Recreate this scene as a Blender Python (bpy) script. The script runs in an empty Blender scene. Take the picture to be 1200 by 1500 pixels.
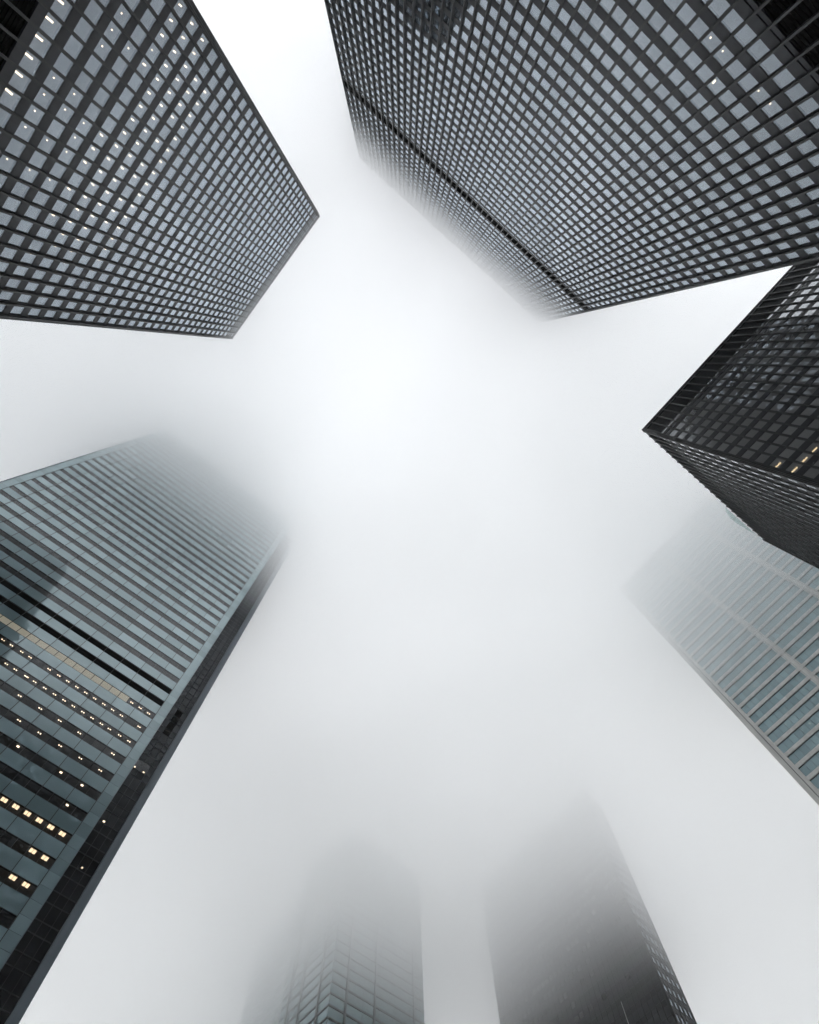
import bpy, math, random
import numpy as np

random.seed(7)
scene = bpy.context.scene
COL = scene.collection

# ------------------------------------------------------------------ camera
CAM_Z = 1.6
FPX, CX, CY = 850.0, 600.0, 750.0            # focal length and centre for a 1200 x 1500 frame
_up = np.array([-10.0, 231.0, -FPX]); _up /= np.linalg.norm(_up)
_r = np.array([1.0, 0, 0]); _r -= _up * (_r @ _up); _r /= np.linalg.norm(_r)
_s = np.cross(_up, _r)
_a = math.radians(39.4)
_X = math.cos(_a) * _r + math.sin(_a) * _s
_Y = np.cross(_up, _X)
M = np.array([_X, _Y, _up])                  # camera axes -> world axes


def project(p):
    """World point -> photograph pixel and depth."""
    d = M.T @ (np.array(p) - np.array([0, 0, CAM_Z]))
    return CX + FPX * d[0] / -d[2], CY - FPX * d[1] / -d[2], -d[2]


cd = bpy.data.cameras.new("camera")
cd.sensor_fit = 'HORIZONTAL'
cd.sensor_width = 24.0
cd.lens = 24.0 * FPX / 1200.0
cd.clip_start = 0.1
cd.clip_end = 3000
cam = bpy.data.objects.new("camera", cd)
from mathutils import Matrix
m4 = Matrix([[M[0][0], M[0][1], M[0][2], 0], [M[1][0], M[1][1], M[1][2], 0],
             [M[2][0], M[2][1], M[2][2], CAM_Z], [0, 0, 0, 1]])
cam.matrix_world = m4
COL.objects.link(cam)
scene.camera = cam

# ------------------------------------------------------------------ materials


def new_mat(name):
    m = bpy.data.materials.new(name)
    m.use_nodes = True
    nt = m.node_tree
    for n in list(nt.nodes):
        nt.nodes.remove(n)
    out = nt.nodes.new('ShaderNodeOutputMaterial')
    return m, nt, out


def link(nt, a, b):
    nt.links.new(a, b)


def math_node(nt, op, a=None, b=None, clamp=False):
    n = nt.nodes.new('ShaderNodeMath'); n.operation = op; n.use_clamp = clamp
    for i, v in enumerate((a, b)):
        if v is None:
            continue
        if isinstance(v, (int, float)):
            n.inputs[i].default_value = v
        else:
            link(nt, v, n.inputs[i])
    return n.outputs[0]


def wear_mat(name, col, rough=0.5, var=0.25, scale=0.6, metallic=0.0, spec=0.5, streak=True):
    """Painted metal, stone or concrete with soft blotches and vertical rain streaks."""
    m, nt, out = new_mat(name)
    b = nt.nodes.new('ShaderNodeBsdfPrincipled')
    g = nt.nodes.new('ShaderNodeNewGeometry')
    mp = nt.nodes.new('ShaderNodeMapping')
    mp.inputs['Scale'].default_value = (scale * 2.5, scale * 2.5, scale * (0.25 if streak else 2.5))
    link(nt, g.outputs['Position'], mp.inputs['Vector'])
    n = nt.nodes.new('ShaderNodeTexNoise'); n.inputs['Detail'].default_value = 4
    n.inputs['Scale'].default_value = 1.0
    link(nt, mp.outputs[0], n.inputs['Vector'])
    mr = nt.nodes.new('ShaderNodeMapRange')
    mr.inputs['From Min'].default_value = 0.3; mr.inputs['From Max'].default_value = 0.7
    mr.inputs['To Min'].default_value = 1 - var; mr.inputs['To Max'].default_value = 1 + var
    link(nt, n.outputs['Fac'], mr.inputs['Value'])
    vm = nt.nodes.new('ShaderNodeVectorMath'); vm.operation = 'SCALE'
    vm.inputs[0].default_value = col
    link(nt, mr.outputs[0], vm.inputs['Scale'])
    link(nt, vm.outputs[0], b.inputs['Base Color'])
    b.inputs['Roughness'].default_value = rough
    b.inputs['Metallic'].default_value = metallic
    b.inputs['Specular IOR Level'].default_value = spec
    link(nt, b.outputs[0], out.inputs['Surface'])
    return m


def glass_mat(name, ior, panes, tint, refl=(1, 1, 1), body=None, body_mix=0.0, wav=0.02, rough=0.0):
    """Facade glass: Fresnel reflection summed over the glazing's layers, the rest passes through
    (tinted) to the rooms behind; 'body' adds an opaque coloured coating (spandrel glass)."""
    m, nt, out = new_mat(name)
    g = nt.nodes.new('ShaderNodeNewGeometry')
    n = nt.nodes.new('ShaderNodeTexNoise'); n.inputs['Scale'].default_value = 0.55
    n.inputs['Detail'].default_value = 1.0
    link(nt, g.outputs['Position'], n.inputs['Vector'])
    bump = nt.nodes.new('ShaderNodeBump')
    bump.inputs['Strength'].default_value = 1.0
    bump.inputs['Distance'].default_value = wav
    link(nt, n.outputs['Fac'], bump.inputs['Height'])
    f = nt.nodes.new('ShaderNodeFresnel'); f.inputs['IOR'].default_value = ior
    F = f.outputs[0]
    num = math_node(nt, 'MULTIPLY', F, float(panes))
    den = math_node(nt, 'ADD', math_node(nt, 'MULTIPLY', F, float(panes - 1)), 1.0)
    R = math_node(nt, 'DIVIDE', num, den, clamp=True)
    at = nt.nodes.new('ShaderNodeAttribute'); at.attribute_name = 'tone'
    gl = nt.nodes.new('ShaderNodeBsdfGlossy'); gl.inputs['Roughness'].default_value = rough
    mixc = nt.nodes.new('ShaderNodeVectorMath'); mixc.operation = 'SCALE'
    mixc.inputs[0].default_value = refl
    link(nt, math_node(nt, 'ADD', math_node(nt, 'MULTIPLY', at.outputs['Fac'], 0.14), 0.86), mixc.inputs['Scale'])
    link(nt, mixc.outputs[0], gl.inputs['Color'])
    link(nt, bump.outputs[0], gl.inputs['Normal'])
    base = None
    if body_mix < 1.0:
        tr = nt.nodes.new('ShaderNodeBsdfTransparent')
        tr.inputs['Color'].default_value = (*tint, 1)
        base = tr.outputs[0]
    if body_mix > 0.0:
        df = nt.nodes.new('ShaderNodeBsdfDiffuse')
        vs = nt.nodes.new('ShaderNodeVectorMath'); vs.operation = 'SCALE'
        vs.inputs[0].default_value = body
        link(nt, math_node(nt, 'ADD', math_node(nt, 'MULTIPLY', at.outputs['Fac'], 0.3), 0.85), vs.inputs['Scale'])
        link(nt, vs.outputs[0], df.inputs['Color'])
        if base is None:
            base = df.outputs[0]
        else:
            mx = nt.nodes.new('ShaderNodeMixShader'); mx.inputs[0].default_value = body_mix
            link(nt, base, mx.inputs[1]); link(nt, df.outputs[0], mx.inputs[2])
            base = mx.outputs[0]
    mx = nt.nodes.new('ShaderNodeMixShader')
    link(nt, R, mx.inputs[0]); link(nt, base, mx.inputs[1]); link(nt, gl.outputs[0], mx.inputs[2])
    link(nt, mx.outputs[0], out.inputs['Surface'])
    return m


def lamp_mat(name, col, strength):
    m, nt, out = new_mat(name)
    e = nt.nodes.new('ShaderNodeEmission')
    e.inputs['Color'].default_value = (*col, 1); e.inputs['Strength'].default_value = strength
    link(nt, e.outputs[0], out.inputs['Surface'])
    return m


# opaque versions for the highest windows: body colour stands in for unlit rooms
OPAQUE = {'bronze_glass': 'bronze_opaque', 'dark_glass': 'dark_opaque', 'blue_glass': 'blue_opaque', 'green_glass': 'green_opaque'}
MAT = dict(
    bronze_opaque=glass_mat('bronze_glass_opaque', 1.53, 5, (0, 0, 0), refl=(0.78, 0.87, 0.96), wav=0.006, body=(0.03, 0.03, 0.032), body_mix=1.0),
    black_opaque=glass_mat('black_corner_glass', 1.45, 1, (0, 0, 0), refl=(0.8, 0.85, 0.9), body=(0.012, 0.012, 0.014), body_mix=1.0, wav=0.002),
    dark_opaque=glass_mat('dark_glass_opaque', 1.5, 2, (0, 0, 0), refl=(0.95, 0.97, 1.0), body=(0.018, 0.018, 0.02), body_mix=1.0, wav=0.003),
    blue_opaque=glass_mat('blue_glass_opaque', 1.52, 4, (0, 0, 0), refl=(0.78, 0.95, 1.0), body=(0.25, 0.38, 0.42), body_mix=1.0),
    green_opaque=glass_mat('green_glass_opaque', 1.52, 3, (0, 0, 0), refl=(0.82, 0.97, 1.0), body=(0.095, 0.155, 0.17), body_mix=1.0),
    black_steel=wear_mat('black_steel', (0.006, 0.008, 0.009), 0.42, 0.25, spec=0.3),
    black_panel=wear_mat('black_panel', (0.011, 0.013, 0.018), 0.45, 0.3, spec=0.22),
    louvre_black=wear_mat('louvre_black', (0.005, 0.005, 0.005), 1.0, 0.3, spec=0.02),
    window_frame=wear_mat('window_frame', (0.02, 0.021, 0.022), 0.5, 0.2),
    ceiling=wear_mat('office_ceiling', (0.30, 0.29, 0.27), 0.9, 0.1, streak=False),
    core=wear_mat('office_core', (0.05, 0.048, 0.045), 0.9, 0.3, streak=False),
    bronze_glass=glass_mat('bronze_glass', 1.51, 5, (0.28, 0.28, 0.29), refl=(0.78, 0.87, 0.96), wav=0.006),
    grey_glass=glass_mat('grey_office_glass', 1.55, 4, (0.4, 0.4, 0.41), refl=(0.94, 0.97, 1.0), body=(0.26, 0.265, 0.27), body_mix=0.85, wav=0.008),
    dark_glass=glass_mat('dark_glass', 1.5, 2, (0.25, 0.25, 0.26), refl=(0.95, 0.97, 1.0)),
    teal_spandrel=glass_mat('teal_spandrel_glass', 1.52, 8, (0.5, 0.5, 0.5), refl=(0.84, 0.97, 1.0),
                            body=(0.25, 0.37, 0.405), body_mix=1.0, wav=0.012),
    teal_strip=glass_mat('teal_corner_glass', 1.52, 6, (0.5, 0.5, 0.5), refl=(0.84, 0.97, 1.0),
                         body=(0.27, 0.38, 0.41), body_mix=1.0, wav=0.012),
    joint=wear_mat('dark_joint', (0.018, 0.022, 0.024), 0.6, 0.2),
    steel_edge=wear_mat('blue_steel_edge', (0.16, 0.20, 0.235), 0.35, 0.15),
    blue_glass=glass_mat('blue_office_glass', 1.52, 4, (0.4, 0.5, 0.52), refl=(0.78, 0.95, 1.0),
                         body=(0.26, 0.39, 0.43), body_mix=0.88),
    pale_stone=wear_mat('pale_stone', (0.68, 0.68, 0.665), 0.7, 0.12),
    dark_gap=wear_mat('shadow_gap', (0.03, 0.034, 0.036), 0.7, 0.2),
    green_glass=glass_mat('green_tower_glass', 1.52, 3, (0.4, 0.5, 0.5), refl=(0.82, 0.97, 1.0),
                          body=(0.10, 0.165, 0.18), body_mix=0.9),
    blind=wear_mat('beige_blind', (0.82, 0.77, 0.67), 0.8, 0.05, streak=False),
    added_glow_blind=None,
    concrete=wear_mat('concrete', (0.27, 0.30, 0.32), 0.85, 0.2, streak=False),
    paving=wear_mat('granite_paving', (0.32, 0.32, 0.315), 0.6, 0.2, streak=False),
    clear_glass=glass_mat('pale_green_glass', 1.5, 3, (0.72, 0.86, 0.84)),
    roof_glass=glass_mat('frosted_roof_glass', 1.5, 2, (0.93, 0.98, 0.97)),
    pale_steel=wear_mat('pale_steel', (0.5, 0.5, 0.5), 0.4, 0.1),
    lamp_white=lamp_mat('office_lamp_white', (1.0, 0.80, 0.53), 2.8),
    lamp_faint=lamp_mat('office_lamp_faint', (1.0, 0.84, 0.66), 1.4),
    lamp_warm=lamp_mat('office_lamp_warm', (1.0, 0.76, 0.42), 4.5),
    lamp_amber=lamp_mat('office_lamp_amber', (1.0, 0.75, 0.46), 1.5),
)

# beige blinds with a faint emission added to brighten them in place of room light
m_, nt_, out_ = new_mat('added_glow_blind')
b_ = nt_.nodes.new('ShaderNodeBsdfPrincipled'); b_.inputs['Base Color'].default_value = (0.7, 0.66, 0.57, 1)
b_.inputs['Roughness'].default_value = 0.9
b_.inputs['Emission Color'].default_value = (1.0, 0.90, 0.74, 1); b_.inputs['Emission Strength'].default_value = 0.05
link(nt_, b_.outputs[0], out_.inputs['Surface'])
MAT['added_glow_blind'] = m_

# ------------------------------------------------------------------ mesh helpers


class MB:
    def __init__(self):
        self.v, self.f, self.mi, self.tone, self.mats = [], [], [], [], []

    def m(self, key):
        if key not in self.mats:
            self.mats.append(key)
        return self.mats.index(key)

    def quad(self, pts, mat, tone=0.5):
        n = len(self.v); self.v += [tuple(p) for p in pts]
        self.f.append(tuple(range(n, n + len(pts)))); self.mi.append(self.m(mat)); self.tone.append(tone)

    def box(self, a, b, mat, tone=0.5):
        x0, x1 = sorted((a[0], b[0])); y0, y1 = sorted((a[1], b[1])); z0, z1 = sorted((a[2], b[2]))
        n = len(self.v)
        self.v += [(x0, y0, z0), (x1, y0, z0), (x1, y1, z0), (x0, y1, z0),
                   (x0, y0, z1), (x1, y0, z1), (x1, y1, z1), (x0, y1, z1)]
        k = self.m(mat)
        for q in ((0, 3, 2, 1), (4, 5, 6, 7), (0, 1, 5, 4), (1, 2, 6, 5), (2, 3, 7, 6), (3, 0, 4, 7)):
            self.f.append(tuple(n + i for i in q)); self.mi.append(k); self.tone.append(tone)

    def build(self, name, parent=None, loc=(0, 0, 0)):
        me = bpy.data.meshes.new(name)
        vv = np.array(self.v) - np.array(loc) if self.v else []
        me.from_pydata([tuple(p) for p in vv], [], self.f)
        for k in self.mats:
            me.materials.append(MAT[k])
        me.polygons.foreach_set('material_index', self.mi)
        at = me.attributes.new('tone', 'FLOAT', 'FACE')
        at.data.foreach_set('value', self.tone)
        me.update()
        o = bpy.data.objects.new(name, me)
        o.location = loc
        COL.objects.link(o)
        if parent is not None:
            o.parent = parent
            o.location = np.array(loc) - np.array(parent.location)
        return o


class Side:
    """One facade: u runs along it, d points outwards, z is height."""

    def __init__(self, which, x0, x1, y0, y1):
        self.w = which
        if which == '-y': self.o, self.u, self.n, self.L = (x0, y0), (1, 0), (0, -1), x1 - x0
        if which == '+y': self.o, self.u, self.n, self.L = (x0, y1), (1, 0), (0, 1), x1 - x0
        if which == '-x': self.o, self.u, self.n, self.L = (x0, y0), (0, 1), (-1, 0), y1 - y0
        if which == '+x': self.o, self.u, self.n, self.L = (x1, y0), (0, 1), (1, 0), y1 - y0

    def p(self, u, d, z):
        return (self.o[0] + self.u[0] * u + self.n[0] * d, self.o[1] + self.u[1] * u + self.n[1] * d, z)

    def box(self, mb, u0, u1, d0, d1, z0, z1, mat, tone=0.5):
        mb.box(self.p(u0, d0, z0), self.p(u1, d1, z1), mat, tone)


def thing(name, label, cat, loc, group=None):
    o = bpy.data.objects.new(name, None)
    o.empty_display_size = 2.0
    o.location = loc
    o['label'] = label; o['category'] = cat
    if group: o['group'] = group
    COL.objects.link(o)
    return o


def seen_area(pts):
    """Area (px) a pane takes in the picture; 0 outside the frame."""
    q = [project(p) for p in pts]
    if min(c for _, _, c in q) <= 0.5:
        return 0.0
    mx = sum(a for a, _, _ in q) / 4; my = sum(b for _, b, _ in q) / 4
    if not (-10 < mx < 1210 and -10 < my < 1510):
        return 0.0
    s = 0
    for i in range(len(q)):
        a, b = q[i], q[(i + 1) % len(q)]
        s += a[0] * b[1] - b[0] * a[1]
    return abs(s) / 2


def pane_mesh(mb, sd, u0, u1, z0, z1, d, glass, fr, tone, **kw):
    """A pane very slightly out of true."""
    j = lambda: random.uniform(-0.004, 0.004)
    c = [(u0 + fr * .5, z0 + fr * .5), (u1 - fr * .5, z0 + fr * .5), (u1 - fr * .5, z1 - fr * .5), (u0 + fr * .5, z1 - fr * .5)]
    if sd.w in ('+y', '-x'): c = c[::-1]
    if z0 > 122 and glass in OPAQUE: glass = OPAQUE[glass]
    mb.quad([sd.p(a, d + j(), b) for a, b in c], glass, tone)


def frame_mesh(mb, sd, u0, u1, z0, z1, d, glass, fr, tone, frame='window_frame', fd=0.07):
    """The rebated metal frame round one pane."""
    sd.box(mb, u0, u1, d - 0.03, d + fd, z0, z0 + fr, frame)
    sd.box(mb, u0, u1, d - 0.03, d + fd, z1 - fr, z1, frame)
    sd.box(mb, u0, u0 + fr, d - 0.03, d + fd, z0 + fr, z1 - fr, frame)
    sd.box(mb, u1 - fr, u1, d - 0.03, d + fd, z0 + fr, z1 - fr, frame)


class Windows:
    def __init__(self, root, per=100):
        self.root, self.per, self.items = root, per, []

    def add(self, sd, u0, u1, z0, z1, d, glass, fr, visible=True, tone=None, **kw):
        area = seen_area([sd.p(u0, d, z0), sd.p(u1, d, z0), sd.p(u1, d, z1), sd.p(u0, d, z1)]) if visible else 0
        if tone is None:
            tone = random.random()
        self.items.append((area, (sd, u0, u1, z0, z1, d, glass, fr, tone), kw))

    def build(self):
        self.items.sort(key=lambda t: -t[0])
        rest = MB()
        for i, (area, a, kw) in enumerate(self.items):
            if i < self.per and area > 0:
                loc = a[0].p((a[1] + a[2]) / 2, a[5], a[3])
                mb = MB(); pane_mesh(mb, *a, **kw)
                wo_ = mb.build('window', self.root, loc)
                mb = MB(); frame_mesh(mb, *a, **kw)
                fo = mb.build('frame', None, loc); fo.parent = wo_; fo.location = (0, 0, 0)
            else:
                pane_mesh(rest, *a, **kw); frame_mesh(rest, *a, **kw)
        if rest.f:
            o = rest.build('window', self.root, self.root.location)
            o['kind'] = 'stuff'


class Lamps:
    """Ceiling lights hung under a storey's ceiling, a short way inside the glass."""

    def __init__(self, root, per=100):
        self.root, self.per, self.items = root, per, []

    def add(self, sd, u, d, z, wu, wd, mat):
        a = seen_area([sd.p(u - wu, d - wd, z), sd.p(u + wu, d - wd, z), sd.p(u + wu, d + wd, z), sd.p(u - wu, d + wd, z)])
        self.items.append((a, (sd, u, d, z, wu, wd, mat)))

    @staticmethod
    def housing(mb, sd, u, d, z, wu, wd, mat):
        sd.box(mb, u - wu - .03, u + wu + .03, d - wd - .03, d + wd + .03, z - 0.05, z - 0.005, 'pale_steel')

    @staticmethod
    def diffuser(mb, sd, u, d, z, wu, wd, mat):
        sd.box(mb, u - wu, u + wu, d - wd, d + wd, z - 0.09, z - 0.053, mat)

    def build(self):
        self.items.sort(key=lambda t: -t[0])
        rest = MB()
        for i, (a, args) in enumerate(self.items):
            if i < self.per:
                loc = args[0].p(args[1], args[2], args[3])
                mb = MB(); self.housing(mb, *args)
                lo = mb.build('ceiling_light', self.root, loc)
                mb = MB(); self.diffuser(mb, *args)
                do = mb.build('diffuser', None, loc); do.parent = lo; do.location = (0, 0, 0)
            else:
                self.housing(rest, *args); self.diffuser(rest, *args)
        if rest.f:
            o = rest.build('ceiling_light', self.root, self.root.location); o['kind'] = 'stuff'


def louvre_band(root, sides, z0, z1, depth=0.16, mat='louvre_black'):
    mb = MB()
    for sd in sides:
        sd.box(mb, 0.3, sd.L - 0.3, -depth - .3, -depth, z0, z1, mat)
        n = max(3, int((z1 - z0) / 0.45))
        for i in range(n):
            zz = z0 + (i + 0.5) * (z1 - z0) / n
            sd.box(mb, 0.34, sd.L - 0.34, -depth + 0.004, -depth + .07, zz - 0.03, zz + 0.03, mat)
    return mb.build('louvre_band', root, root.location)


def i_beam(mb, sd, u, z0, z1, w, dep, mat):
    sd.box(mb, u - w * .18, u + w * .18, 0.004, dep, z0, z1, mat)
    sd.box(mb, u - w * .5, u + w * .5, dep, dep + 0.035, z0, z1, mat)
    sd.box(mb, u - w * .5, u + w * .5, 0.003, 0.03, z0 + 0.01, z1 - 0.01, mat)


def steel_tower(root, x0, x1, y0, y1, H, faces, mod, floor, win_h, z_first, louvres, detail, mull_w=0.21,
                mull_d=0.32, glass='bronze_glass', zbase=8.0, lamp_cells=(), corner=0.42, z_detail=0.0, top_band=1.6, lmat='louvre_black', cap=('-x', '+x', '-y', '+y'), glass_by={}):
    """Black steel and glass office slab: storey bands, I-beam mullions on every module, recessed glazing."""
    sides = {w: Side(w, x0, x1, y0, y1) for w in ('-x', '+x', '-y', '+y')}
    sp_h = floor - win_h
    core = MB()
    core.box((x0 + 5.5, y0 + 5.5, 0), (x1 - 5.5, y1 - 5.5, H - 1.0), 'core')
    core.build('core_wall', root, root.location)
    lob = MB()
    nc = 6
    for k in range(nc):
        for sd in sides.values():
            uu = 1.2 + (sd.L - 2.4) * k / (nc - 1)
            sd.box(lob, uu - .45, uu + .45, -1.3, -0.4, 0, zbase, 'black_steel')
    lob.build('lobby_column', root, root.location)['kind'] = 'stuff'

    back = MB()
    for w_, sd in sides.items():
        if w_ not in faces:
            sd.box(back, 0.45, sd.L - 0.45, -0.75, -0.45, zbase, H - 1.2, 'black_panel')
    back.build('rear_wall', root, root.location)

    def in_louvre(z):
        return any(a - 0.01 <= z < b - 0.01 for a, b in louvres)
    zs = []
    z = z_first
    while z - floor > zbase: z -= floor
    while z < H - top_band + 0.01:
        zs.append(z); z += floor
    win = Windows(root)
    lam = Lamps(root)
    for k, zb in enumerate(zs):           # zb = bottom of the window, spandrel below it
        if in_louvre(zb + win_h * 0.5):
            continue
        mb = MB()
        for sd in sides.values():
            e = 0.0 if sd.w in ('-y', '+y') else 0.3
            sd.box(mb, e, sd.L - e, -0.3, 0.0, zb - sp_h, zb, 'black_panel')
        mb.box((x0 + .31, y0 + .31, zb - sp_h + .02), (x1 - .31, y1 - .31, zb - .1), 'ceiling')
        mb.build('spandrel_band', root, root.location)
        top = min(zb + win_h, H - top_band)
        if top - zb < 0.5: continue
        for w in faces:
            sd = sides[w]
            n = max(1, round((sd.L - 2 * corner) / mod)); mm = (sd.L - 2 * corner) / n
            if zb < z_detail and w not in detail: continue
            for i in range(n):
                u0 = corner + i * mm + 0.12; u1 = corner + (i + 1) * mm - 0.12
                win.add(sd, u0, u1, zb + 0.004, top - 0.004, -0.05, glass_by.get(w, glass), 0.045, visible=(w in detail), fd=0.03)
    # closing band at the top and under each louvre storey
    for a, b in list(louvres):
        louvre_band(root, sides.values(), a, b, mat=lmat)
        mb = MB()
        for zz0, zz1 in ((a - sp_h * .75, a - 0.006), (b + 0.006, b + .5)):
            if zz1 > H - 0.3 or zz0 < zbase: continue
            for sd in sides.values():
                e = 0.0 if sd.w in ('-y', '+y') else 0.3
                sd.box(mb, e, sd.L - e, -0.304, -0.003, zz0, zz1, 'black_panel')
        mb.build('spandrel_band', root, root.location)
    # lamps
    for (w, i, zc, kind) in lamp_cells:
        sd = sides[w]
        n = max(1, round((sd.L - 2 * corner) / mod)); mm = (sd.L - 2 * corner) / n
        k = min(range(len(zs)), key=lambda q: abs(zs[q] + win_h / 2 - zc))
        zt = zs[k] + win_h
        if in_louvre(zs[k] + win_h * .5) or not 0 <= i < n: continue
        u = corner + (i + 0.5) * mm
        if kind == 'bar': lam.add(sd, u - 0.22 * mm, -1.2, zt, 0.08, 0.45, 'lamp_white')
        elif kind == 'short': lam.add(sd, u - 0.2 * mm, -0.75, zt, 0.075, 0.17, 'lamp_white')
        elif kind == 'dot': lam.add(sd, u - 0.15 * mm, -0.85, zt, 0.06, 0.06, 'lamp_white')
        elif kind == 'big': lam.add(sd, u, -0.7, zt, 0.22, 0.14, 'lamp_faint')
        elif kind == 'warm': lam.add(sd, u, -0.9, zt, mm * 0.36, 0.10, 'lamp_warm')
    win.build(); lam.build()
    # mullions
    for w in faces:
        sd = sides[w]
        n = max(1, round((sd.L - 2 * corner) / mod)); mm = (sd.L - 2 * corner) / n
        for i in range(n + 1):
            mb = MB(); i_beam(mb, sd, corner + i * mm, zbase, H - (0.45 if w in cap else 0.02), mull_w, mull_d, 'black_steel')
            sd.box(mb, corner + i * mm - .122, corner + i * mm + .122, -.2, -.002, zbase, H - .5, 'window_frame')
            mb.build('mullion', root, sd.p(corner + i * mm, 0, zbase))
    for cx_, sx in ((x0, 1), (x1, -1)):
        for cy_, sy in ((y0, 1), (y1, -1)):
            mb = MB()
            mb.box((cx_ - sx * 0.02, cy_ - sy * 0.02, 0), (cx_ + sx * (corner - 0.06), cy_ + sy * (corner - .06), H + 0.03), 'black_steel')
            mb.box((cx_ - sx * 0.16, cy_ + sy * .12, 0.02), (cx_ - sx * 0.021, cy_ + sy * .20, H + 0.01), 'black_steel')
            mb.box((cx_ + sx * .12, cy_ - sy * .16, 0.02), (cx_ + sx * 0.20, cy_ - sy * .021, H + 0.01), 'black_steel')
            mb.build('corner_column', root, (cx_, cy_, 0))
    mb = MB()
    for sd in sides.values():
        e = 0.0 if sd.w in ('-y', '+y') else 0.35
        sd.box(mb, e, sd.L - e, -0.35, -0.004, H - top_band + .01, H, 'black_panel')
    for sd in sides.values():
        if sd.w not in cap: continue
        e = -.12 if sd.w in ('-y', '+y') else -.119
        sd.box(mb, e, sd.L - e, 0.003, 0.12, H - .42, H + .02, 'black_panel')
    mb.box((x0 + .36, y0 + .36, H - 1.0), (x1 - .36, y1 - .36, H - .6), 'concrete')
    mb.build('roof', root, root.location)
    return sides, zs



def back_walls(root, x0, x1, y0, y1, H, open_sides):
    """Plain dark walls on the faces that look away from the square."""
    mb = MB()
    for w_ in ('-x', '+x', '-y', '+y'):
        if w_ in open_sides: continue
        sd = Side(w_, x0, x1, y0, y1)
        e = 0.0 if w_[1] == 'y' else 0.31
        sd.box(mb, e, sd.L - e, -0.3, 0, 8, H, 'black_panel')
    mb.build('rear_wall', root, root.location)


# ------------------------------------------------------------------ the light cells, read off the facades
TL_X, TL_Y0, TL_Y1, TL_H = -39.0, -13.3, 26.7, 169.0
TR_Y, TR_X0, TR_X1, TR_H = -37.4, -48.0, 29.3, 206.0
LL_Y = 70.0


def W(px, py):
    d = M @ np.array([px - CX, -(py - CY), -FPX])
    return d / d[2]


def on_x(px, py, x):
    w = W(px, py); h = x / w[0]
    return w[1] * h, h + CAM_Z


def on_y(px, py, y):
    w = W(px, py); h = y / w[1]
    return w[0] * h, h + CAM_Z


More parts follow.
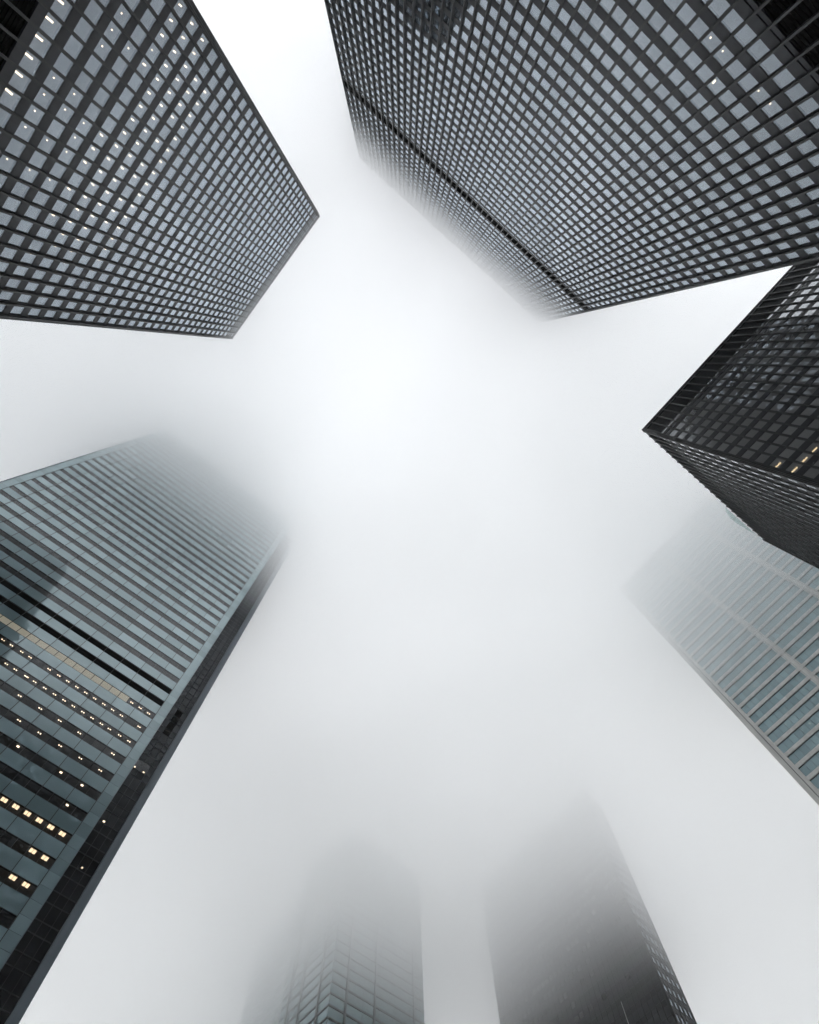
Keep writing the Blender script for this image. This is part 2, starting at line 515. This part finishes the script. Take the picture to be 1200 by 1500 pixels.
# cells: (facade, bay, height, kind of lamp)
TL_LIGHTS = [('+x', 5, 58.8, 'bar'), ('+x', 6, 58.8, 'bar'), ('+x', 7, 58.8, 'bar'), ('+x', 8, 58.8, 'bar'), ('+x', 9, 58.8, 'bar'), ('+x', 10, 58.8, 'bar'), ('+x', 3, 65.6, 'dot'), ('+x', 4, 65.6, 'dot'), ('+x', 5, 65.6, 'dot'), ('+x', 8, 62.2, 'dot'), ('+x', 9, 62.2, 'dot'), ('+x', 8, 65.6, 'dot'), ('+x', 9, 65.6, 'dot'), ('+x', 9, 69.0, 'dot'), ('+x', 11, 62.2, 'dot'), ('+x', 11, 65.6, 'dot'), ('+x', 11, 69.0, 'dot'), ('+x', 13, 69.0, 'dot'), ('+x', 13, 65.6, 'dot'), ('+x', 13, 62.2, 'dot'), ('+x', 3, 72.4, 'dot'), ('+x', 4, 69.0, 'dot'), ('+x', 10, 62.2, 'dot'), ('+x', 10, 69.0, 'dot'), ('+x', 0, 72.4, 'short'), ('+x', 1, 72.4, 'short'), ('+x', 2, 72.4, 'short'), ('+x', 4, 72.4, 'short'), ('+x', 0, 75.8, 'short'), ('+x', 1, 75.8, 'short'), ('+x', 2, 75.8, 'short'), ('+x', 3, 75.8, 'short'), ('+x', 4, 75.8, 'short'), ('+x', 5, 75.8, 'short'), ('+x', 6, 75.8, 'short'), ('+x', 7, 75.8, 'short'), ('+x', 9, 72.4, 'short'), ('+x', 10, 72.4, 'short'), ('+x', 8, 75.8, 'short'), ('+x', 9, 75.8, 'short'), ('+x', 10, 75.8, 'short'), ('+x', 11, 75.8, 'short'), ('+x', 12, 75.8, 'short'), ('+x', 13, 75.8, 'short'), ('+x', 14, 75.8, 'short'), ('+x', 15, 75.8, 'short'), ('+x', 16, 75.8, 'short'), ('+x', 17, 75.8, 'short'), ('+x', 0, 79.2, 'short'), ('+x', 1, 79.2, 'short'), ('+x', 2, 79.2, 'short'), ('+x', 3, 79.2, 'short'), ('+x', 4, 79.2, 'short'), ('+x', 5, 79.2, 'short'), ('+x', 6, 79.2, 'short'), ('+x', 7, 79.2, 'short'), ('+x', 8, 79.2, 'short'), ('+x', 9, 79.2, 'short'), ('+x', 10, 79.2, 'short'), ('+x', 11, 79.2, 'short'), ('+x', 12, 79.2, 'short'), ('+x', 13, 79.2, 'short'), ('+x', 14, 79.2, 'short'), ('+x', 2, 82.6, 'short'), ('+x', 3, 82.6, 'short'), ('+x', 4, 82.6, 'short'), ('+x', 5, 82.6, 'short'), ('+x', 7, 82.6, 'short'), ('+x', 9, 82.6, 'short'), ('+x', 10, 82.6, 'short'), ('+x', 2, 86.0, 'short'), ('+x', 3, 86.0, 'short'), ('+x', 4, 86.0, 'short'), ('+x', 5, 86.0, 'short'), ('+x', 6, 86.0, 'short'), ('+x', 7, 86.0, 'short'), ('+x', 8, 86.0, 'short'), ('+x', 9, 86.0, 'short'), ('+x', 10, 86.0, 'short'), ('+x', 11, 86.0, 'short'), ('+x', 12, 86.0, 'short'), ('+x', 13, 86.0, 'short'), ('+x', 14, 86.0, 'short'), ('+x', 15, 86.0, 'short'), ('+x', 16, 86.0, 'short'), ('+x', 17, 86.0, 'short'), ('+x', 18, 86.0, 'short'), ('+x', 19, 86.0, 'short'), ('+x', 20, 86.0, 'short'), ('+x', 11, 72.4, 'short'), ('+x', 13, 72.4, 'short'), ('+x', 15, 72.4, 'short'), ('+x', 18, 72.4, 'short'), ('+x', 19, 72.4, 'short'), ('+x', 20, 72.4, 'short'), ('+x', 19, 75.8, 'short'), ('+x', 20, 75.8, 'short'), ('+x', 18, 79.2, 'short'), ('+x', 19, 82.6, 'short'), ('+x', 17, 79.2, 'short'), ('+x', 16, 79.2, 'short'), ('+x', 15, 79.2, 'short'), ('+x', 12, 82.6, 'short'), ('+x', 13, 82.6, 'short'), ('+x', 14, 82.6, 'short'), ('+x', 20, 79.2, 'short'), ('+x', 21, 75.8, 'short'), ('+x', 21, 79.2, 'short'), ('+x', 22, 75.8, 'short'), ('+x', 20, 89.4, 'short'), ('+x', 20, 92.8, 'short'), ('+x', 21, 96.2, 'short')]
TR_LIGHTS = [('+y', 32, 61.7, 'dot'), ('+y', 33, 61.6, 'dot'), ('+y', 36, 61.2, 'dot'), ('+y', 37, 61.1, 'dot'), ('+y', 39, 61.0, 'dot'), ('+y', 34, 64.2, 'short')]
R_LIGHTS = [('-x', 34, 73.7, 'warm'), ('-x', 34, 70.5, 'warm'), ('-x', 33, 70.5, 'warm'), ('-x', 33, 70.6, 'warm'), ('-x', 32, 70.6, 'warm')]
LL_LIGHTS = [(31.07, 76.4, 'dot'), (34.0, 77.4, 'dot'), (35.64, 77.3, 'dot'), (37.27, 77.1, 'dot'), (38.86, 77.1, 'dot'), (40.47, 77.0, 'dot'), (42.08, 76.9, 'dot'), (43.69, 76.8, 'dot'), (45.11, 76.7, 'dot'), (46.9, 76.7, 'dot'), (48.55, 76.5, 'dot'), (35.63, 80.8, 'dot'), (37.25, 80.8, 'dot'), (38.83, 80.7, 'dot'), (40.44, 80.6, 'dot'), (42.06, 80.5, 'dot'), (43.68, 80.4, 'dot'), (45.28, 80.3, 'dot'), (48.53, 80.2, 'dot'), (43.63, 84.0, 'dot'), (45.32, 83.9, 'dot'), (46.92, 83.9, 'dot'), (48.53, 83.8, 'dot'), (35.68, 73.7, 'dot'), (38.85, 73.5, 'dot'), (42.08, 73.4, 'dot'), (47.7, 73.0, 'dot'), (34.83, 70.1, 'dot'), (37.98, 70.0, 'dot'), (41.22, 69.8, 'dot'), (44.44, 69.6, 'dot'), (47.63, 69.5, 'dot'), (32.39, 73.8, 'dot'), (37.19, 66.5, 'big'), (43.61, 66.1, 'big'), (46.84, 65.9, 'big'), (46.84, 62.4, 'big'), (40.46, 59.3, 'amber'), (42.02, 59.2, 'amber'), (43.62, 59.1, 'amber'), (45.24, 59.0, 'amber'), (46.83, 58.9, 'amber'), (48.43, 58.8, 'amber'), (46.81, 55.4, 'amber'), (48.42, 55.3, 'amber'), (46.8, 51.9, 'amber'), (48.42, 51.8, 'amber'), (24.47, 81.4, 'dot'), (25.88, 81.3, 'dot'), (27.64, 81.2, 'dot'), (29.07, 81.1, 'dot'), (32.37, 81.0, 'dot'), (34.06, 80.9, 'dot'), (27.65, 77.7, 'dot'), (29.12, 77.6, 'dot'), (30.86, 77.5, 'dot'), (32.32, 77.4, 'dot')]
D_LIGHTS = [('-x', 7, 136.6, 'big'), ('-x', 15, 133.2, 'big'), ('-x', 13, 132.9, 'big'), ('-x', 5, 129.9, 'big'), ('-x', 6, 131.0, 'big'), ('-x', 4, 117.2, 'big'), ('-x', 9, 119.9, 'big'), ('-x', 13, 130.3, 'big'), ('-x', 11, 120.3, 'big'), ('-x', 6, 117.6, 'big'), ('-x', 12, 124.5, 'big')]


# ------------------------------------------------------------------ tower: black slab with lit offices
t = thing('office_tower', 'black steel tower with rows of small white ceiling lights behind its grey windows',
          'tower', (TL_X - 20, (TL_Y0 + TL_Y1) / 2, 0), 'black steel and glass towers')
TLN = round((TL_Y1 - TL_Y0 - .84) / 1.667); TLM = (TL_Y1 - TL_Y0 - .84) / TLN
steel_tower(t, TL_X - 42, TL_X, TL_Y0, TL_Y1, TL_H, ('+x', '-y', '+y'), 1.667, 3.40, 2.15, 57.2 + CAM_Z - 1.07,
            [(47.5, 57.0), (164.6, TL_H - 1.6)], ('+x',), lamp_cells=TL_LIGHTS, top_band=1.6)

# ------------------------------------------------------------------ tower: the wide slab, louvre storey near its top in the mist
t = thing('office_tower', 'wide black gridded tower with one black louvre storey, top edge fading into the cloud',
          'tower', ((TR_X0 + TR_X1) / 2, TR_Y - 12, 0), 'black steel and glass towers')
steel_tower(t, TR_X0, TR_X1, TR_Y - 24, TR_Y, TR_H, ('+y', '+x'), 1.6, 3.33, 2.05, 53.28 * 1.05 + CAM_Z - 1.0,
            [(45.0, 54.6), (151.6, 155.2)], ('+y',), lamp_cells=TR_LIGHTS, top_band=1.8)

# ------------------------------------------------------------------ tower: the lower dark one
R_X0, R_X1, R_Y1, R_Y0, R_H = 45.7, 82.0, -18.9, -76.0, 116.0
t = thing('office_tower', 'lowest black tower, wholly below the cloud, with a wide windowless band at its roof',
          'tower', ((R_X0 + R_X1) / 2, (R_Y0 + R_Y1) / 2, 0), 'black steel and glass towers')
R_SIDES, _ = steel_tower(t, R_X0, R_X1, R_Y0, R_Y1, R_H, ('-x', '+y'), 1.6, 3.28, 2.05, 92.63 * 1.1425 + CAM_Z - 1.0,
            [(107.6, R_H - 1.2)], ('-x', '+y'), mull_w=0.20, mull_d=0.13, lmat='black_panel', cap=('-x',), glass='grey_glass', lamp_cells=R_LIGHTS, top_band=1.2)
# pale glass screen on the roof edge
sd = R_SIDES['+y']
mb = MB()
ua, ub = 24.6, 33.6
outl = [(ua, .30), (ub, .30), (ub - 1.2, .62), (ub - 4.5, 1.15), (ua + 2.6, 1.25), (ua + .8, .9)]
zg = R_H + .05
for za in (zg, zg + .03):
    mb.quad([sd.p(a, b, za) for a, b in outl], 'roof_glass')
for q in range(1, 5):
    (a, b), (a2, b2) = outl[q], outl[q + 1]
    mb.quad([sd.p(a, b, zg), sd.p(a2, b2, zg), sd.p(a2, b2, zg + .03), sd.p(a, b, zg + .03)], 'pale_steel')
sd.box(mb, ua + 3.4, ua + 3.46, .3, 1.2, zg + .034, zg + .07, 'pale_steel')
mb.build('glass_screen', t, t.location)

# ------------------------------------------------------------------ tower: teal banded curtain wall with notched corners
t = thing('office_tower', 'teal glass tower with dark window rows, two black louvre storeys and warm lights low down',
          'tower', (-20, LL_Y + 25, 0))
LX0, LX1, LH = -44.8, 4.75, 199.0
S = 70.0 / 72.0
FL = 3.66 * S
sd = Side('-y', LX0, LX1, LL_Y, LL_Y + 48)
sd_left = Side('-x', LX0 - 1.6, LX1 + 1.7, LL_Y, LL_Y + 48)
NB = 15
BW = (LX1 - LX0) / NB
core = MB()
core.box((LX0 + 3, LL_Y + 6, 0), (LX1 - 3, LL_Y + 44, LH - 1), 'core'); core.build('core_wall', t, t.location)
back_walls(t, LX0 - 1.4, LX1 + 1.4, LL_Y + .4, LL_Y + 45.8, LH - 1.2, '-y')
win = Windows(t); lam = Lamps(t)
zb0 = 92.1 * S + CAM_Z                      # foot of the upper black storey
nlow = int((zb0 - 8) / FL)
DARK = 1.45
storeys = []
for k in range(-nlow, int((LH - zb0) / FL)):
    zb = zb0 + k * FL
    zt = zb + DARK
    storeys.append((k, zb, zt))
    mb = MB()
    mb.box((LX0, LL_Y + .05, zt), (LX1, LL_Y + 0.28, zb + FL), 'joint')
    for b in range(NB):
        mb.box((LX0 + b * BW + .035, LL_Y, zt + .03), (LX0 + (b + 1) * BW - .035, LL_Y + .049, zb + FL - .03), 'teal_spandrel', random.random())
    mb.box((LX0 - 1.5, LL_Y + .29, zt + .03), (LX1 + 1.5, LL_Y + 46, zb + FL - .2), 'ceiling')
    ob = mb.build('spandrel_band', t, t.location)
    if k in (0, -1):
        mb = MB()
        mb.box((LX0, LL_Y + .30, zb), (LX1, LL_Y + .5, zt), 'louvre_black')
        for q in range(4):
            mb.box((LX0, LL_Y + .08, zb + .15 + q * .36), (LX1, LL_Y + .29, zb + .21 + q * .36), 'louvre_black')
        mb.build('louvre_band', t, t.location)
        continue
    for b in range(NB):
        for h in range(2):
            u0 = b * BW + h * BW * .5; u1 = u0 + BW * .5
            blind = k == -2 and 6 <= b and (b < 13 or (b == 13 and h == 0))
            win.add(sd, u0 + .012, u1 - .012, zb + 0.004, zt - .004, -.03, 'roof_glass' if blind else 'dark_glass', 0.03, fd=0.03, frame='joint')
# blinds drawn behind one row
k, zb, zt = [s_ for s_ in storeys if s_[0] == -2][0]
for b in range(6, 15):
    for h in range(2):
        if b == 14: continue
        if b == 13 and h == 1: continue
        mb = MB(); u0 = b * BW + h * BW * .5
        sd.box(mb, u0 + .05, u0 + BW * .5 - .05, -.07, -.045, zb + .05, zt - .05, 'added_glow_blind')
        mb.build('window_blind', t, sd.p(u0 + BW * .25, -.1, zb))
for (u, zc, kind) in LL_LIGHTS:
    k, zb, zt = min(storeys, key=lambda q: abs(q[1] + DARK * .5 - zc))
    if k in (0, -1): continue
    if kind == 'dot':
        lam.add(sd, u - .17, -0.62, zt, 0.08, 0.07, 'lamp_white'); lam.add(sd, u + .17, -0.62, zt, 0.08, 0.07, 'lamp_white')
    elif kind == 'big':
        lam.add(sd, u, -0.55, zt, 0.17, 0.12, 'lamp_white')
    else:
        lam.add(sd, u - .2, -0.6, zt, .17, .3, 'lamp_amber'); lam.add(sd, u + .2, -0.6, zt, .17, .3, 'lamp_amber')
win.build(); lam.build()
for b in range(NB + 1):
    mb = MB(); sd.box(mb, b * BW - .045, b * BW + .045, -.02, .06, 8, LH - .02, 'joint')
    mb.build('mullion', t, sd.p(b * BW, 0, 8))
# corner strips of narrow glass, dark recessed return and steel edge, both ends
for sgn, xe in ((1, LX1), (-1, LX0)):
    mb = MB()
    w = 1.55
    z = 8.0 + (zb0 - 8.0) % (FL / 2)
    while z < LH - FL:
        mb.box((xe + sgn * .035, LL_Y - .004, z + .02), (xe + sgn * w, LL_Y + .30, z + FL / 2 - .02), 'teal_strip', random.random())
        z += FL / 2
    mb.box((xe + sgn * .05, LL_Y + .03, 8), (xe + sgn * (w - .02), LL_Y + .2, LH - FL), 'joint')
    mb.build('corner_strip', t, t.location)
    mb = MB(); mb.box((xe + sgn * (w + .003), LL_Y - .06, 8), (xe + sgn * (w + .09), LL_Y + 4.0, LH - .5), 'steel_edge')
    mb.build('edge_fin', t, t.location)
RD = 4.2                                    # depth of the recessed corner
ra, rb = LX1 + 1.6, LX1 + 1.6 + 3.6
sdr = Side('-y', ra, rb, LL_Y + RD, LL_Y + 48)
recw = Windows(t, 40)
REC = [on_y(px_, py_, LL_Y + RD) for px_, py_ in ((198, 1123), (211, 1131), (153, 1203), (121, 1271))]   # the few lit rooms


def rec_glass(u0, u1, z0, z1):
    for i_, (x_, z_) in enumerate(REC):
        if ra + u0 <= x_ < ra + u1 and z0 <= z_ < z1:
            mb_ = MB(); Lamps.housing(mb_, sdr, x_ - ra, -.35, z_ + .30, .13, .13, '')
            lo_ = mb_.build('ceiling_light', t, sdr.p(x_ - ra, -.35, z_ + .3))
            mb_ = MB(); Lamps.diffuser(mb_, sdr, x_ - ra, -.35, z_ + .30, .13 if i_ < 3 else .05, .13, 'lamp_white')
            do_ = mb_.build('diffuser', None, sdr.p(x_ - ra, -.35, z_ + .3)); do_.parent = lo_; do_.location = (0, 0, 0)
            return 'dark_glass'
    return 'black_opaque'



for k, zb, zt in storeys:
    mb = MB(); mb.box((ra, LL_Y + RD + .0, zt), (rb, LL_Y + RD + .25, zt + 0.05), 'joint')
    mb.box((ra, LL_Y + RD + .0, zb - .03), (rb, LL_Y + RD + .25, zb + .03), 'joint')
    mb.build('storey_rail', t, t.location)
    for q, (ua, ub) in enumerate(((.02, 1.4), (1.4, 2.6), (2.6, 3.58))):
        if k in (0, -1) and q == 1:
            mb = MB(); sdr.box(mb, ua, ub, -.5, -.45, zb + .04, zt - .01, 'louvre_black'); mb.build('louvre_band', t, t.location)
            continue
        recw.add(sdr, ua, ub, zb + .032, zt - .003, -.06, rec_glass(ua, ub, zb, zt), .03, frame='joint')
        recw.add(sdr, ua, ub, zt + .053, zb + FL - .032, -.06, rec_glass(ua, ub, zt, zb + FL), .03, frame='joint')
recw.build()
mb = MB(); mb.box((ra + .1, LL_Y + RD + 2.5, 8), (rb - .1, LL_Y + RD + 3, LH - 1), 'core'); mb.build('core_wall', t, t.location)
mb = MB()
z = 8.0
while z < LH - 10:
    mb.box((rb + .002, LL_Y + RD - .35, z + .02), (rb + 1.15, LL_Y + RD + .3, z + FL * 3 - .02), 'steel_edge', random.random()); z += FL * 3
mb.box((rb + .05, LL_Y + RD - .3, 8), (rb + 1.1, LL_Y + RD + 30, LH - 10), 'joint')
mb.build('edge_column', t, t.location)
mb = MB()
mb.box((LX0 - 2.6, LL_Y + 1.2, 8), (LX0 - 1.68, LL_Y + 30, LH - 6), 'steel_edge')
mb.build('edge_column', t, t.location)
mb = MB(); mb.box((LX0 - 1.5, LL_Y + .1, LH - FL), (LX1 + 1.5, LL_Y + 46, LH), 'teal_spandrel'); mb.build('roof', t, t.location)

# ------------------------------------------------------------------ tower: pale stone bands and blue glass
t = thing('office_tower', 'pale blue glass tower with light grey stone bands and one wide pier',
          'tower', (132, -20, 0))
QX, QY1, QH = 112.0, 11.8, 196.0
sd = Side('-x', QX, QX + 45, -70.0, QY1)
core = MB(); core.box((QX + 5, -66, 0), (QX + 40, QY1 - 4, QH - 1), 'core'); core.build('core_wall', t, t.location)
QF = 3.42
z0 = 96.98 * 1.12 + CAM_Z - QF * 29
back_walls(t, QX + .4, QX + 43.8, -69.4, QY1 - .4, QH - 1.3, ('-x',))
win = Windows(t); lam = Lamps(t)
piers = [sd.L - 15.9 - q * 15.9 for q in range(4)]
k = 0
while z0 + (k + 1) * QF < QH - 1:
    zb = z0 + k * QF                         # stone band from zb, glass above it
    mb = MB()
    sd.box(mb, 0, sd.L, -.3, .22, zb - .46, zb + .46, 'pale_stone')
    sd.box(mb, 0, sd.L, -.28, .03, zb + .464, zb + .55, 'dark_gap')
    sd.box(mb, 0, sd.L, -.28, .03, zb - .55, zb - .464, 'dark_gap')
    mb.box((QX + .31, -69.5, zb - .5), (QX + 44, QY1 - .3, zb + .4), 'ceiling')
    mb.build('stone_band', t, t.location)
    if zb > 60:
        lo, hi = zb + .555, zb + QF - .555
        n = 56
        for i in range(n):
            u0 = sd.L * i / n; u1 = sd.L * (i + 1) / n
            if u0 < 30: continue
            win.add(sd, u0, u1 - .02, lo, hi, -.05, 'blue_glass', .02, frame='dark_gap', fd=.02)
        for q in range(10):
            if random.random() < .3:
                u = sd.L - random.uniform(1, 34)
                lam.add(sd, u, -.5 - random.random() * .6, hi, .10, .10, 'lamp_white')
    k += 1
win.build(); lam.build()
for u in piers:
    mb = MB(); sd.box(mb, u - .42, u + .42, .225, .5, 8, QH - .5, 'pale_stone'); sd.box(mb, u + .5, u + .75, .1, .4, 8, QH - .5, 'pale_stone')
    sd.box(mb, u - .75, u - .5, .1, .4, 8, QH - .5, 'pale_stone')
    mb.build('pier', t, sd.p(u, 0, 8))
mb = MB()
mb.box((QX - .45, QY1 - .05, 0), (QX + .9, QY1 + .75, QH), 'pale_stone')
mb.box((QX - .2, QY1 + .75, 0), (QX + .9, QY1 + .9, QH), 'dark_gap')
mb.box((QX - .45, QY1 + .9, 0), (QX + 2.5, QY1 + 1.9, QH), 'pale_stone')
mb.build('corner_pier', t, t.location)
mb = MB(); mb.box((QX + .3, QY1 - .06, 8), (QX + 44, QY1 + .6, QH - .3), 'pale_stone'); mb.build('end_wall', t, t.location)
mb = MB(); mb.box((QX + .1, -69.9, QH - 1.2), (QX + 44.5, QY1 - .1, QH - .4), 'pale_stone'); mb.build('roof', t, t.location)

# ------------------------------------------------------------------ tower in the mist: green glass with dark storey lines
GX, GY, GX1, GY1, GH = 96.0, 150.7, 131.7, 178.0, 186.0
t = thing('office_tower', 'misty green glass tower with its corner forwards and dark chevron storey lines', 'tower',
          ((GX + GX1) / 2, (GY + GY1) / 2, 0), 'towers half lost in the mist')
GF = 3.218
z0 = 121.72 * 96 / 91 + CAM_Z - GF * 38
core = MB(); core.box((GX + 4, GY + 4, 0), (GX1 - 4, GY1 - 4, GH - 1), 'core'); core.build('core_wall', t, t.location)
back_walls(t, GX + .4, GX1 - .4, GY + .4, GY1 - .4, GH - 1, ('-x', '-y'))
win = Windows(t)
GS = [Side(w, GX, GX1, GY, GY1) for w in ('-x', '-y', '+y', '+x')]
k = 0
while z0 + k * GF < GH - 1:
    zb = z0 + k * GF
    mb = MB()
    for sd in GS:
        e = 0.0 if sd.w[1] == 'y' else .3
        sd.box(mb, e, sd.L - e, -.3, .18, zb - .28, zb + .28, 'dark_gap')
    mb.box((GX + .3, GY + .3, zb - .2), (GX1 - .3, GY1 - .3, zb + .2), 'ceiling')
    mb.build('storey_line', t, t.location)
    if zb > 100:
        for sd in GS[:2]:
            n = int(sd.L / 5.2)
            for i in range(n):
                win.add(sd, i * sd.L / n, (i + 1) * sd.L / n - .03, zb + .283, min(zb + GF - .283, GH), -.04, 'green_glass', .03, frame='dark_gap', fd=.02)
    k += 1
win.build()
for sd in GS[:2]:
    for u in (5.6, 16.0, sd.L - 4.4):
        mb = MB(); sd.box(mb, u - .3, u + .3, .183, .5, 8, GH - .5, 'dark_gap'); mb.build('mullion', t, sd.p(u, 0, 8))
mb = MB(); mb.box((GX + .2, GY + .2, GH - .9), (GX1 - .2, GY1 - .2, GH - .3), 'concrete'); mb.build('roof', t, t.location)

# ------------------------------------------------------------------ tower in the mist: the broad dark one
DX, DY, DX1, DY1, DH = 156.0, 81.9, 165.9, 141.4, 188.0
t = thing('office_tower', 'broad dark tower looming in mist with faint lights and a pale narrow side', 'tower',
          ((DX + DX1) / 2, (DY + DY1) / 2, 0), 'towers half lost in the mist')
sides, _ = steel_tower(t, DX, DX1, DY, DY1, DH, ('-x', '-y'), 1.89, 3.68, 1.6, 101.4, [], ('-x', '-y'), mull_w=.3, mull_d=.12,
            glass='black_opaque', glass_by={'-y': 'bronze_opaque'}, lamp_cells=D_LIGHTS)

yy, zz_ = on_x(911, 1468, DX)
mb = MB(); sides['-x'].box(mb, yy - DY - .07, yy - DY + .07, .2, .34, 80, zz_, 'pale_steel')  # pale strip added to stand in for a bright reflection on a mullion
mb.build('glint_strip', t, sides['-x'].p(yy - DY, 0, 80))['label'] = 'thin pale vertical strip standing in for a bright reflection on the dark front'

# ------------------------------------------------------------------ faint tower behind the green one
FX, FY, FX1, FY1, FH = 100.0, 186.0, 130.0, 214.0, 184.0
t = thing('office_tower', 'faintest tower, a grey blue shape almost lost in mist behind the green glass tower', 'tower',
          ((FX + FX1) / 2, (FY + FY1) / 2, 0), 'towers half lost in the mist')
mb = MB(); mb.box((FX + 1, FY + 1, 0), (FX1 - 1, FY1 - 1, FH), 'core'); mb.build('core_wall', t, t.location)
win = Windows(t, 40)
FS = [Side(w, FX, FX1, FY, FY1) for w in ('-x', '-y')]
zb = 8.0
while zb < FH - 4:
    mb = MB(); mb.box((FX, FY, zb), (FX1, FY1, zb + 1.3), 'concrete'); mb.build('storey_band', t, t.location)
    if zb > 100:
        for sd in FS:
            n = int(sd.L / 3)
            for i in range(n):
                win.add(sd, i * sd.L / n + .1, (i + 1) * sd.L / n - .1, zb + 1.304, zb + 3.896, -.3, 'green_glass', .06)
    zb += 3.9
win.build()

# ------------------------------------------------------------------ ground
mb = MB(); mb.box((-390, -390, -0.4), (390, 390, 0), 'paving')
g = mb.build('ground'); g['kind'] = 'structure'; g['label'] = 'grey granite plaza paving under the towers'

# ------------------------------------------------------------------ haze: low cloud, thin near the street and thick overhead
HZ = 210.0
m, nt, out = new_mat('low_cloud_air')
pv = nt.nodes.new('ShaderNodeVolumePrincipled')
pv.inputs['Color'].default_value = (0.994, 0.998, 1.0, 1)
pv.inputs['Anisotropy'].default_value = 0.3
geo = nt.nodes.new('ShaderNodeNewGeometry')
sep = nt.nodes.new('ShaderNodeSeparateXYZ'); link(nt, geo.outputs['Position'], sep.inputs[0])
noi = nt.nodes.new('ShaderNodeTexNoise'); noi.inputs['Scale'].default_value = 0.011; noi.inputs['Detail'].default_value = 2.5
link(nt, geo.outputs['Position'], noi.inputs['Vector'])
off = math_node(nt, 'MULTIPLY', math_node(nt, 'SUBTRACT', noi.outputs['Fac'], 0.5), 24.0)
zz = math_node(nt, 'ADD', sep.outputs['Z'], off)
# the cloud base hangs lower to the north-east
slope = math_node(nt, 'ADD', math_node(nt, 'MULTIPLY', math_node(nt, 'MAXIMUM', sep.outputs['X'], 0.0), 0.41), math_node(nt, 'MULTIPLY', sep.outputs['Y'], 0.27))
base = math_node(nt, 'MINIMUM', math_node(nt, 'MAXIMUM', math_node(nt, 'SUBTRACT', 148.0, slope), 108.0), 164.0)
up = nt.nodes.new('ShaderNodeMapRange'); up.interpolation_type = 'SMOOTHSTEP'
up.inputs['From Min'].default_value = 0.0; up.inputs['From Max'].default_value = 26.0
up.inputs['To Min'].default_value = 0.0; up.inputs['To Max'].default_value = 4.95
link(nt, math_node(nt, 'SUBTRACT', zz, base), up.inputs['Value'])
dens = math_node(nt, 'ADD', math_node(nt, 'DIVIDE', up.outputs[0], math_node(nt, 'MAXIMUM', math_node(nt, 'SUBTRACT', 256.0, math_node(nt, 'MULTIPLY', base, 1.37)), 80.0)), 0.00015)
link(nt, dens, pv.inputs['Density'])
link(nt, pv.outputs[0], out.inputs['Volume'])
MAT['haze'] = m
mb = MB(); mb.box((-400, -400, -1.4), (400, 400, HZ), 'haze')
h = mb.build('haze'); h['kind'] = 'stuff'; h['label'] = 'white low cloud swallowing the tops of the towers'; h['category'] = 'haze'
m.cycles.volume_step_rate = 1.0

# ------------------------------------------------------------------ sky and sun (overcast)
w = bpy.data.worlds.new("World"); scene.world = w; w.use_nodes = True
nt = w.node_tree
for n in list(nt.nodes): nt.nodes.remove(n)
wo = nt.nodes.new('ShaderNodeOutputWorld'); bg = nt.nodes.new('ShaderNodeBackground')
sky = nt.nodes.new('ShaderNodeTexSky'); sky.sky_type = 'NISHITA'; sky.sun_disc = False
SUN_EL, SUN_ROT = math.radians(38), math.radians(40)
sky.sun_elevation = SUN_EL; sky.sun_rotation = SUN_ROT
sky.air_density = 1.0; sky.dust_density = 1.0; sky.ozone_density = 1.0
bw = nt.nodes.new('ShaderNodeRGBToBW'); link(nt, sky.outputs[0], bw.inputs[0])
mixn = nt.nodes.new('ShaderNodeMix'); mixn.data_type = 'RGBA'; mixn.inputs['Factor'].default_value = 0.85
link(nt, sky.outputs[0], mixn.inputs[6]); link(nt, bw.outputs[0], mixn.inputs[7])
link(nt, mixn.outputs[2], bg.inputs['Color'])
bg.inputs['Strength'].default_value = 0.15
link(nt, bg.outputs[0], wo.inputs['Surface'])
sl = bpy.data.lights.new('sun', 'SUN'); sl.energy = 1.5; sl.angle = math.radians(75); sl.color = (1.0, 0.97, 0.93)
so = bpy.data.objects.new('sun', sl); COL.objects.link(so)
# sky texture: rotation measured from +Y clockwise
dx, dy = math.sin(SUN_ROT) * math.cos(SUN_EL), math.cos(SUN_ROT) * math.cos(SUN_EL)
from mathutils import Vector
so.rotation_euler = Vector((dx, dy, math.sin(SUN_EL))).to_track_quat('Z', 'Y').to_euler()
so.location = (dx * 1000, dy * 1000, math.sin(SUN_EL) * 1000)

# ------------------------------------------------------------------ render settings
c = scene.cycles
c.max_bounces = 18; c.diffuse_bounces = 3; c.glossy_bounces = 4; c.transmission_bounces = 2
c.volume_bounces = 14; c.transparent_max_bounces = 6
c.use_denoising = True
c.volume_step_rate = 0.2
c.volume_max_steps = 256
c.sample_clamp_indirect = 8.0
c.use_fast_gi = False
v = scene.view_settings
v.view_transform = 'Standard'; v.look = 'None'; v.exposure = 1.94; v.gamma = 1.0; v.use_curve_mapping = False
